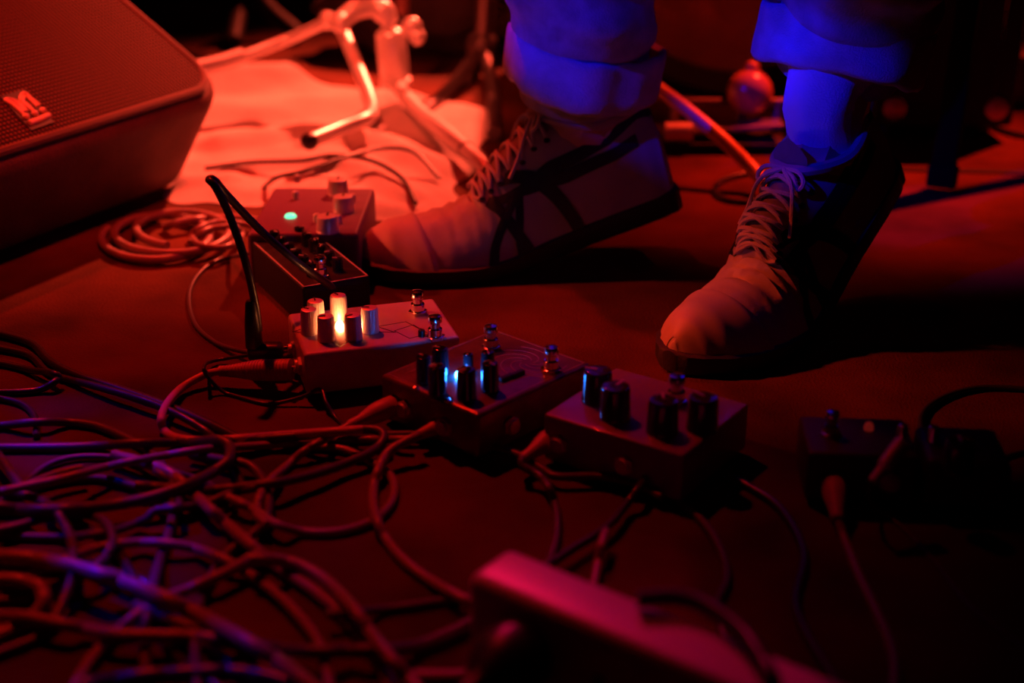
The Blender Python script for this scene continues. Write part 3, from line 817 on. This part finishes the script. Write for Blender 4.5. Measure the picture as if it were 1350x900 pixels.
    for i in range(15):
        x = .092 + .088 * i / 14
        rows.append([bm.verts.new(topP(x, v, .0022 if abs(v) < .3 else .0004)) for v in (-.36, -.3, -.1, .1, .3, .36)])
    for a, b in zip(rows, rows[1:]):
        for j in range(5): bm.faces.new((a[j], a[j + 1], b[j + 1], b[j]))
    # tongue end standing above the laces
    tt = [topP(.094, v, .002) for v in (-.34, -.17, 0, .17, .34)]
    upv = (sh.D((.080, 0, .145)) - sh.D((.094, 0, .112)))
    r0_ = [bm.verts.new(p) for p in tt]; r1_ = [bm.verts.new(p + upv * (.75 - .3 * abs(v))) for p, v in zip(tt, (-1, -.5, 0, .5, 1))]
    for j in range(4): bm.faces.new((r0_[j], r0_[j + 1], r1_[j + 1], r1_[j]))
    bmesh.ops.solidify(bm, geom=bm.faces[:], thickness=.002)
    obj('tongue', bm, M['leather'], up, True, 60)
    bm = bmesh.new()
    ex_ = [.100 + .0125 * i for i in range(7)]
    for i, x in enumerate(ex_):
        for s_ in (-1, 1):
            pts = [topP(x + .004 * s_ * 0, s_ * .50, .002), topP(x + .002, s_ * .28, .0048), topP(x + .005, 0, .0066), topP(x + .0085, -s_ * .28, .0048), topP(min(x + .0125, .178), -s_ * .50, .002)]
            add_tube(bm, spline(pts, 4), .0019, 6)
    for s_ in (-1, 1):   # bow at the top
        pts = [topP(.098, 0, .008), topP(.100, s_ * .25, .012), topP(.105, s_ * .42, .012), topP(.110, s_ * .38, .009), topP(.104, s_ * .2, .009), topP(.099, 0, .008)]
        add_tube(bm, spline(pts, 5), .0018, 6)
        pts = [topP(.099, 0, .009), topP(.112, s_ * .28, .011), topP(.128, s_ * .50, .006), topP(.140, s_ * .66, .003)]
        add_tube(bm, spline(pts, 5), .0017, 6)
    obj('lace', bm, M['lace'], up)
    for x in ex_:
        for s_ in (-1, 1):
            bm = bmesh.new()
            c_ = topP(x, s_ * .56, .0008); n_ = (topP(x, s_ * .56, .003) - c_).normalized()
            add_lathe(bm, [(.0028, 0), (.0028, .0006), (.0016, .0008), (.0015, .0002)], 10, along(c_, c_ + n_))
            obj('eyelet', bm, M['stripe'], up)
    # collar ring round the ankle opening
    col = []
    for k in range(41):
        a = 2 * PI * k / 40
        cx, rx = .053, .043
        x = cx + rx * math.cos(a); y = .028 * math.sin(a)
        z = .103 - low + .012 * sm((x - .05) / .05) + .004 * math.cos(a) ** 2 - .004
        col.append(sh.D((x, y, z)))
    bm = tube(col, .0048, 8); obj('collar', bm, M['leather'], up)
    return sh
pers = thing('person', 'person standing in rolled jeans, pale socks and striped trainers, seen from the shins down', 'person', (.17, 1.12, 0))
pers_inv = Matrix.Translation((-.17, -1.12, 0))
# right shoe (flat toe, heel a little up), toe to the left of the frame
yaw1 = math.atan2(1.135 - 1.20, -.125 - .16)
sh1 = make_shoe('shoe', pers, 15, Vector((-.133, 1.163, .0)), yaw1, label='trainer pointing left, heel slightly raised, black stripes on its side')
yaw2 = math.atan2(.915 - 1.085, .105 - .275)
sh2 = make_shoe('shoe', pers, 33, Vector((.118, .955, .0)), yaw2, low=.016, label='trainer standing on its toe, heel raised high, creased over the toes')

def leg_path(sh, cuff, knee, hip):
    a0 = sh.D((.055, 0, .055)); a1 = sh.D((.052, 0, .105))
    return [a0, a1, cuff, knee, hip]
c1 = W(764, 92, 1.215); k1 = Vector((.085, 1.13, .54)); h1 = Vector((.13, 1.22, .95))
c2 = W(1116, 54, 1.105); k2 = Vector((.30, .98, .53)); h2 = Vector((.29, 1.16, .95))
# body: one skin surface, feet to hips
def body():
    me = bpy.data.meshes.new('legs'); vs = []; ed = []; rad = []
    pel = Vector((.21, 1.20, .98)); vs.append(pel); rad.append((.10, .10))
    for sh, cf, kn, hp in ((sh1, c1, k1, h1), (sh2, c2, k2, h2)):
        toe = sh.D((.24, 0, .024)); ball = sh.D((.19, 0, .028)); arch = sh.D((.12, 0, .045)); heel = sh.D((.035, 0, .035)); ank = sh.D((.055, 0, .085))
        calf = cf.lerp(kn, .45)
        chain = [(hp - Vector((0, 0, .05)), .075), (hp.lerp(kn, .5), .066), (kn, .052), (calf, .048), (cf.lerp(ank, .2), .034), (ank, .030), (arch, .022), (ball, .018), (toe, .013)]
        prev = 0
        for p, r_ in chain:
            vs.append(p); rad.append((r_, r_)); ed.append((prev, len(vs) - 1)); prev = len(vs) - 1
            if abs(r_ - .030) < 1e-6: an_i = prev
        vs.append(heel); rad.append((.022, .022)); ed.append((an_i, len(vs) - 1))
    me.from_pydata([tuple(pers_inv @ v) for v in vs], ed, [])
    o = bpy.data.objects.new('legs', me); C.objects.link(o); me.materials.append(M['skin'])
    md = o.modifiers.new('skin', 'SKIN')
    for i, sv in enumerate(me.skin_vertices[0].data):
        sv.radius = rad[i]; sv.use_root = (i == 0)
    s2 = o.modifiers.new('sub', 'SUBSURF'); s2.levels = 1; s2.render_levels = 1
    o.parent = pers
body()
# everything built in world coordinates under the person keeps its place
for o in list(pers.children):
    if o.type == 'MESH' and o.name.startswith('shoe'):
        o.location = tuple(-v for v in pers.location)
def loft(paths, radf, n=48, close0=True, close1=True, flat=1.0):
    """paths list of centres, radf(i, angle)->radius (world x/y aligned rings perpendicular to the path)"""
    bm = bmesh.new(); rings = []
    for i, p in enumerate(paths):
        a = paths[max(0, i - 1)]; b = paths[min(len(paths) - 1, i + 1)]
        t = (b - a).normalized(); X = Vector((1, 0, 0)); X = (X - t * X.dot(t)).normalized(); Y = t.cross(X)
        rings.append([bm.verts.new(p + (X * math.cos(2 * PI * j / n) + Y * math.sin(2 * PI * j / n)) * radf(i, 2 * PI * j / n)) for j in range(n)])
    for a, b in zip(rings, rings[1:]):
        for j in range(n): bm.faces.new((a[j], a[(j + 1) % n], b[(j + 1) % n], b[j]))
    if close0: bm.faces.new(rings[0][::-1])
    if close1: bm.faces.new(rings[-1])
    return bm
def socks(sh, cf, lab):
    a0 = sh.D((.055, 0, .060)); a1 = sh.D((.052, 0, .112)); top = cf + Vector((0, 0, .02))
    a1 = a1 + (cf - a1) * .12
    P_ = [a0.lerp(a1, t / 6) for t in range(6)] + [a1.lerp(top, t / 14) for t in range(15)]
    def rf(i, a):
        base = .026 + .012 * sm((i - 7) / 6)
        return base + .0022 * math.sin(i * 1.15 + 2.5 * math.sin(a + .6)) * (1 if i > 6 else .3) + .0015 * noise.noise(Vector((math.cos(a) * 2, math.sin(a) * 2, i * .4)))
    o = obj('sock', loft(P_, rf, 40), M['sock'], pers, True, 80); o.location = tuple(-v for v in pers.location)
    return o
socks(sh1, c1, ''); socks(sh2, c2, '')
def trouser():
    bmj = bmesh.new()
    for (cf, kn, hp, seed) in ((c1, k1, h1, 1.), (c2, k2, h2, 5.)):
        P_ = [cf.lerp(kn, t / 60) for t in range(-4, 61)] + [kn.lerp(hp, t / 30) for t in range(1, 31)]
        n = 72; rings = []
        for i, p in enumerate(P_):
            u = i / 64
            rbase = .060 + .014 * sm(u) if i < 65 else .079 + .025 * (i - 64) / 30
            ring = []
            a_ = P_[max(0, i - 1)]; b_ = P_[min(len(P_) - 1, i + 1)]; t = (b_ - a_).normalized(); X = Vector((1, 0, 0)); X = (X - t * X.dot(t)).normalized(); Y = t.cross(X)
            for j in range(n):
                a = 2 * PI * j / n
                zc = i * .0058
                f = noise.noise(Vector((math.cos(a) * 1.4 + seed, math.sin(a) * 1.4, zc * 22))) * (.001 + .013 * sm((i - 9) / 7))
                f += math.sin(zc * 95 + 2.2 * math.sin(a * 1 + seed) + seed) * .0060 * sm((i - 9) / 6) * (1 - .6 * sm(i / 40))
                f += -.0015 * math.exp(-((i - 10) / 2.0) ** 2) + .002 * (1 - sm((i - 4) / 6)) - .014 * (1 - sm((i - 7) / 3))
                ring.append(bmj.verts.new(p + (X * math.cos(a) * (rbase * 1.04 + f) + Y * math.sin(a) * (rbase + f))))
            rings.append(ring)
        for a, b in zip(rings, rings[1:]):
            for j in range(n): bmj.faces.new((a[j], a[(j + 1) % n], b[(j + 1) % n], b[j]))
    # seat of the trousers
    P_ = [Vector((.21, 1.20, .86 + .02 * k)) for k in range(12)]
    rings = []
    for i, p in enumerate(P_):
        rx = .165 - .02 * i / 11; ry = .115
        if i == 0: rx *= .55; ry *= .6
        if i == 1: rx *= .85; ry *= .9
        rings.append([bmj.verts.new(p + Vector((rx * math.cos(2 * PI * j / 48), ry * math.sin(2 * PI * j / 48), 0))) for j in range(48)])
    for a, b in zip(rings, rings[1:]):
        for j in range(48): bmj.faces.new((a[j], a[(j + 1) % 48], b[(j + 1) % 48], b[j]))
    bmj.faces.new(rings[0][::-1]); bmj.faces.new(rings[-1])
    o = obj('jeans', bmj, M['denim'], pers, True, 80); o.location = tuple(-v for v in pers.location)
    for (cf, kn, seed, tilt, ax) in ((c1, k1, 1., R(9), 'Y'), (c2, k2, 5., R(10), 'Y')):
        # rolled cuff: outer wall, rolled bottom, inner wall
        prof = [(.0500, .026), (.0510, .006), (.053, -.014), (.056, -.0205), (.060, -.021), (.0632, -.017), (.0640, -.008), (.0640, .008), (.0645, .019), (.0638, .0235), (.0610, .0245), (.058, .020)]
        bm = bmesh.new(); rings = []
        n = 80
        for (r_, z) in prof:
            ring = []
            for j in range(n):
                a = 2 * PI * j / n
                f = .0050 * noise.noise(Vector((math.cos(a) * 2 + seed, math.sin(a) * 2, z * 14))) + .0035 * math.sin(3 * a + seed)
                zz = z + .005 * math.sin(2 * a + seed) + .003 * noise.noise(Vector((math.cos(a) * 3, math.sin(a) * 3, seed)))
                ring.append(bm.verts.new((r_ * 1.06 * math.cos(a) + f * math.cos(a), (r_ + f) * math.sin(a), zz)))
            rings.append(ring)
        for a, b in zip(rings, rings[1:]):
            for j in range(n): bm.faces.new((a[j], a[(j + 1) % n], b[(j + 1) % n], b[j]))
        mt = Matrix.Translation(cf) @ Matrix.Rotation(tilt, 4, ax)
        bmesh.ops.transform(bm, matrix=mt, verts=bm.verts[:])
        bmesh.ops.recalc_face_normals(bm, faces=bm.faces)
        cu = obj('rolled_cuff', bm, M['denim_in'], o, True, 80)
        bm = tube([mt @ Vector((.0790 * math.cos(2 * PI * j / 60) * 1.03, .0752 * math.sin(2 * PI * j / 60), .026)) for j in range(61)], .0006, 5)
        bm.free()
trouser()

# ------------------------------------------------------------------ drum hardware behind
def hardware():
    t = thing('drum_hardware_stand', 'bright chrome stand with bent legs and thick sleeve, standing on the pale cloth', 'stand', (-.16, 1.72, 0))
    B = -Vector((-.16, 1.72, 0))
    def tb(name, pts, rad, m='satin_chrome', k=6, par=None, n=14):
        q_ = spline([p + B for p in pts], k) if len(pts) > 2 else [p + B for p in pts]
        if isinstance(rad, (list, tuple)) and len(rad) != len(q_):
            rad = [rad[0] + (rad[-1] - rad[0]) * i / (len(q_) - 1) for i in range(len(q_))]
        return obj(name, tube(q_, rad, n), M[m], par or t)
    J = W(448, 30, 1.71)
    tb('leg', [W(450, 36, 1.74), W(468, 80, 1.68), W(486, 125, 1.61), G(491, 146, .045), G(482, 157, .045), G(450, 169, .042), G(408, 186, .040)], .0080)
    tb('arm', [W(428, 30, 1.71), W(380, 52, 1.74), W(318, 76, 1.70)], .0065)
    tb('sleeve', [W(320, 74, 1.70), W(288, 84, 1.68), W(252, 92, 1.66)], .0096)
    tb('crossbar', [W(450, 28, 1.71), W(468, 14, 1.72), W(492, 10, 1.73), W(508, 14, 1.73), W(513, 30, 1.73)], .0115)
    for p, r_ in ((W(432, 27, 1.71), .0110), (W(449, 30, 1.705), .0125), (W(503, 16, 1.73), .0125), (W(512, 30, 1.73), .0085)):
        b = bmesh.new(); add_ball(b, p + B, r_); obj('joint', b, M['satin_chrome'], t)
    b = bmesh.new(); add_tube(b, [W(436, 20, 1.71) + B, W(430, 34, 1.70) + B], .007, 12); obj('bolt', b, M['satin_chrome'], t)
    p0, p1 = W(514, 42, 1.73) + B, W(521, 104, 1.73) + B
    L_ = (p1 - p0).length
    cyl = obj('clamp_sleeve', lathe([(.012, -.004), (.017, .000), (.0185, .006), (.0185, L_ - .006), (.017, L_ - .001), (.0195, L_), (.0195, L_ + .008), (.015, L_ + .010)], 28, along(p0, p1)), M['satin_chrome'], t)
    b = bmesh.new(); add_ball(b, W(543, 36, 1.72) + B, .0125, sc=(1, .8, 1)); add_ball(b, W(550, 48, 1.72) + B, .0105); add_tube(b, [W(528, 42, 1.73) + B, W(548, 42, 1.72) + B], .006, 10)
    obj('wing_nut', b, M['satin_chrome'], cyl)
    tb('leg', [W(520, 108, 1.73), W(540, 134, 1.65), W(562, 156, 1.59)], .0088)
    tb('sleeve', [W(560, 154, 1.595), W(588, 176, 1.53), W(614, 197, 1.48)], .0095)
    tb('leg', [W(612, 196, 1.485), W(635, 216, 1.44), G(655, 240, .010)], .0085)
    tb('pole', [W(528, -160, 1.83), W(530, -40, 1.82), W(530, 20, 1.81)], .0085, 'drum_shell')
    for p_, r_ in ((G(408, 186, .040), .0095), (G(656, 240, .010), .0095)):
        b = bmesh.new(); add_ball(b, p_ + B, r_); obj('rubber_tip', b, M['black_plastic'], t)
hardware()

def background():
    # dark tripod stand behind, left of the legs, with blue gleams
    base = G(600, 150); base.z = 0
    t = thing('cymbal_stand', 'dark tripod stand in the blurred background left of the jeans', 'stand', base)
    def tb(name, pts, r_, m='black_metal'):
        return obj(name, tube(spline([p - base for p in pts], 6), r_, 12), M[m], t)
    tb('pole', [W(640, -120, 1.95), W(640, 0, 1.95), W(636, 80, 1.95)], .012, 'satin_dark')
    tb('leg', [W(636, 60, 1.95), W(600, 110, 1.86), G(560, 148, .01)], .009, 'satin_dark')
    tb('leg', [W(636, 60, 1.95), W(648, 110, 1.86), G(652, 176, .01)], .009, 'satin_dark')
    tb('leg', [W(636, 60, 1.95), W(625, 90, 2.02), G(610, 105, .01)], .009, 'satin_dark')
    b = bmesh.new(); add_ball(b, W(636, 62, 1.95) - base, .022); obj('hub', b, M['satin_dark'], t)
    # curved dark frame top left: stool with round base
    base2 = G(330, 40); base2.z = 0
    t2 = thing('drum_stool', 'dark stool legs in the blurred background behind the amplifier', 'stool', base2)
    for pts in ([W(330, -60, 2.25), W(345, 0, 2.22), G(395, 48, .012)], [W(330, -60, 2.25), W(318, 0, 2.22), G(308, 55, .012)], [W(330, -60, 2.25), W(380, -40, 2.4), G(430, 5, .012)]):
        obj('leg', tube(spline([p - base2 for p in pts], 6), .013, 12), M['black_metal'], t2)
    obj('seat', lathe([(.15, 0), (.17, .01), (.17, .07), (.15, .085), (.001, .09)], 32, Matrix.Translation(W(335, -330, 2.35) - base2)), M['black_plastic'], t2)
    # folded dark jacket / bag behind the stand
    base3 = G(600, 60); base3.z = 0
    b = bmesh.new(); bmesh.ops.create_icosphere(b, subdivisions=5, radius=1)
    for v in b.verts:
        n_ = noise.noise(v.co * 1.8 + Vector((3, 1, 2))) * .3 + noise.noise(v.co * 4.5) * .12
        v.co = v.co * (1 + n_); v.co = Vector((v.co.x * .17, v.co.y * .10, max(0, v.co.z + .85) * .085))
    o = obj('soft_bag', b, M['bag'], None, True, 80); o.location = G(590, 62); o.location.z = .001
    tag(o, 'slumped dark soft bag in the background behind the chrome stand', 'bag')
    # kick drum on its side behind the legs
    ctr = Vector((.30, 1.99, .26))
    t = thing('bass_drum', 'large dark red bass drum with a black hoop behind the kick pedal', 'drum', (ctr.x, ctr.y, 0))
    mt = Matrix.Translation((0, .0, .262)) @ Matrix.Rotation(R(90), 4, 'X')
    obj('shell', lathe([(.24, -.16), (.24, .16)], 64, mt), M['drum_shell'], t)
    for s_ in (-1, 1):
        obj('hoop', lathe([(.241, s_ * .16 - .018), (.254, s_ * .16 - .018), (.254, s_ * .16 + .018), (.228, s_ * .16 + .018), (.228, s_ * .16 - .018)], 64, mt), M['black_plastic'], t)
    for k in range(8):
        a = 2 * PI * k / 8; p = mt @ Vector((.25 * math.cos(a), .25 * math.sin(a), .0)); q_ = mt @ Vector((.25 * math.cos(a), .25 * math.sin(a), .15))
        obj('lug', tube([p, q_], .009, 8), M['satin_chrome'], t)
    for s_ in (-1, 1): obj('spur', tube([Vector((s_ * .22, .08, .16)), Vector((s_ * .29, .05, .006))], .006, 10), M['satin_chrome'], t)
    # black cabinets
    a_, b_ = G(892, 192), G(1148, 192)
    def cab(name, lab, x0, x1, y0, dpt, z0, z1):
        t = thing(name, lab, 'cabinet', ((x0 + x1) / 2, y0 + dpt / 2, 0))
        wd = x1 - x0
        obj('cabinet_body', box((wd, dpt, z1 - z0), (0, 0, (z0 + z1) / 2), .006, 3), M['amp_cloth'], t)
        for sx in (-1, 1):
            for sy in (-1, 1):
                c_ = obj('caster', lathe([(.016, -.009), (.018, -.006), (.018, .006), (.016, .009)], 20, Matrix.Translation((sx * (wd / 2 - .03), sy * (dpt / 2 - .03), .018)) @ Matrix.Rotation(R(90), 4, 'Y')), M['black_plastic'], t)
            b = bmesh.new(); add_lathe(b, [(.013, 0), (.013, .004), (.008, .006)], 16, Matrix.Translation((sx * (wd / 2 - .022), -dpt / 2, z0 + .022)) @ Matrix.Rotation(R(90), 4, 'X')); obj('corner_rivet', b, M['satin_chrome'], t)
        b = box((wd - .05, .006, z1 - z0 - .05), (0, -dpt / 2 - .001, (z0 + z1) / 2), .002, 1); obj('front_cloth', b, M['amp_cloth'], t)
    cab('speaker_cabinet', 'black speaker cabinet behind the upright shoe and the stand leg', .415, .575, 1.60, .18, .018, .25)

    # kick pedal with round beater
    o0 = G(960, 206); 
    t = thing('kick_pedal', 'drum pedal with a glossy round beater, between the two legs', 'drum pedal', (o0.x, o0.y, 0))
    obj('base_plate', box((.15, .09, .006), (-.005, .05, .010), .002, 2), M['black_metal'], t)
    obj('footboard', box((.13, .034, .005), (0, .03, .026), .002, 2, Matrix.Rotation(R(-4), 4, 'Y')), M['satin_dark'], t)
    for x_ in (-.055, .02, .062): obj('post', tube([Vector((x_, .055, .01)), Vector((x_, .055, .05))], .006, 12), M['satin_dark'], t)
    obj('axle', tube([Vector((-.065, .055, .048)), Vector((.07, .055, .048))], .005, 12), M['satin_dark'], t)
    obj('heel_hinge', tube([Vector((-.07, .015, .024)), Vector((-.04, .015, .024))], .011, 14), M['satin_chrome'], t)
    bc = W(988, 122, o0.y + .055) - Vector((o0.x, o0.y, 0))
    obj('beater_rod', tube([Vector((bc.x, .055, .046)), bc], .003, 10), M['satin_chrome'], t)
    b = bmesh.new(); add_ball(b, bc, .0262, 32, 20); add_ball(b, bc + Vector((.002, .006, .026)), .009, 16, 10)
    obj('beater', b, M['felt'], t)
    # slanted tube from under the jeans to the shoe
    pts = [W(840, 95, 1.50), W(875, 122, 1.48), W(905, 144, 1.46), W(955, 186, 1.43), W(1000, 232, 1.40), G(1022, 262, .012)]
    o = obj('stand_leg_tube', tube(spline(pts, 8), .0072, 14), M['felt2']); tag(o, 'orange lit bent tube slanting down between the two legs', 'tube')
    # leg of a keyboard stand at right
    t = thing('keyboard_stand', 'black square stand leg rising out of the top right of the frame', 'stand', (.44, 1.42, 0))
    a_ = Vector((.0, .0, .0)); top = W(1296, -110, 1.46) - Vector((.44, 1.42, 0))
    b = bmesh.new()
    a_ = G(1240, 252) - Vector((.44, 1.42, 0)); a_.z = .01
    m_ = along(a_, top); L_ = (top - a_).length
    add_box(b, (.024, .018, L_), (0, 0, L_ / 2), .003, 2, m_)
    obj('leg', b, M['matt_black'], t)
    b = bmesh.new(); add_box(b, (.029, .023, .024), (0, 0, .006), .003, 2, m_); obj('rubber_foot', b, M['matt_black'], t)
    far = top + Vector((.9, .5, .0)); 
    obj('crossbar', tube([top + Vector((0, 0, -.005)), far], .012, 12), M['black_metal'], t)
    b2 = far + Vector((.05, .1, -far.z + .01)); obj('leg', tube([far, b2], .012, 12), M['black_metal'], t)
    # small case at far right
    o = G(1335, 142); t = thing('equipment_case', 'small dark reddish case at the far right background', 'case', (o.x, o.y, 0), R(-8))
    obj('case_body', box((.12, .12, .05), (-.02, .06, .028), .006, 3), M['case'], t); obj('case_lid', box((.122, .122, .012), (-.02, .06, .060), .004, 2), M['case'], t)
    for x_ in (-.06, .02): obj('latch', box((.012, .004, .014), (x_, -.001, .052), .001, 1), M['satin_chrome'], t)
M['matt_black'] = mat('matt_black', (.008, .005, .003), .9, spec=.03)
M['satin_dark'] = mat('satin_dark_metal', (.22, .18, .19), .35, .7)
M['bag'] = mat('dark_fabric', (.06, .045, .05), .85, bump=.4, bscale=200, vary=.3)
M['case'] = mat('case_shell', (.10, .07, .07), .5, bump=.2)
M['felt2'] = mat('tan_tube', (.62, .30, .07), .35)
background()
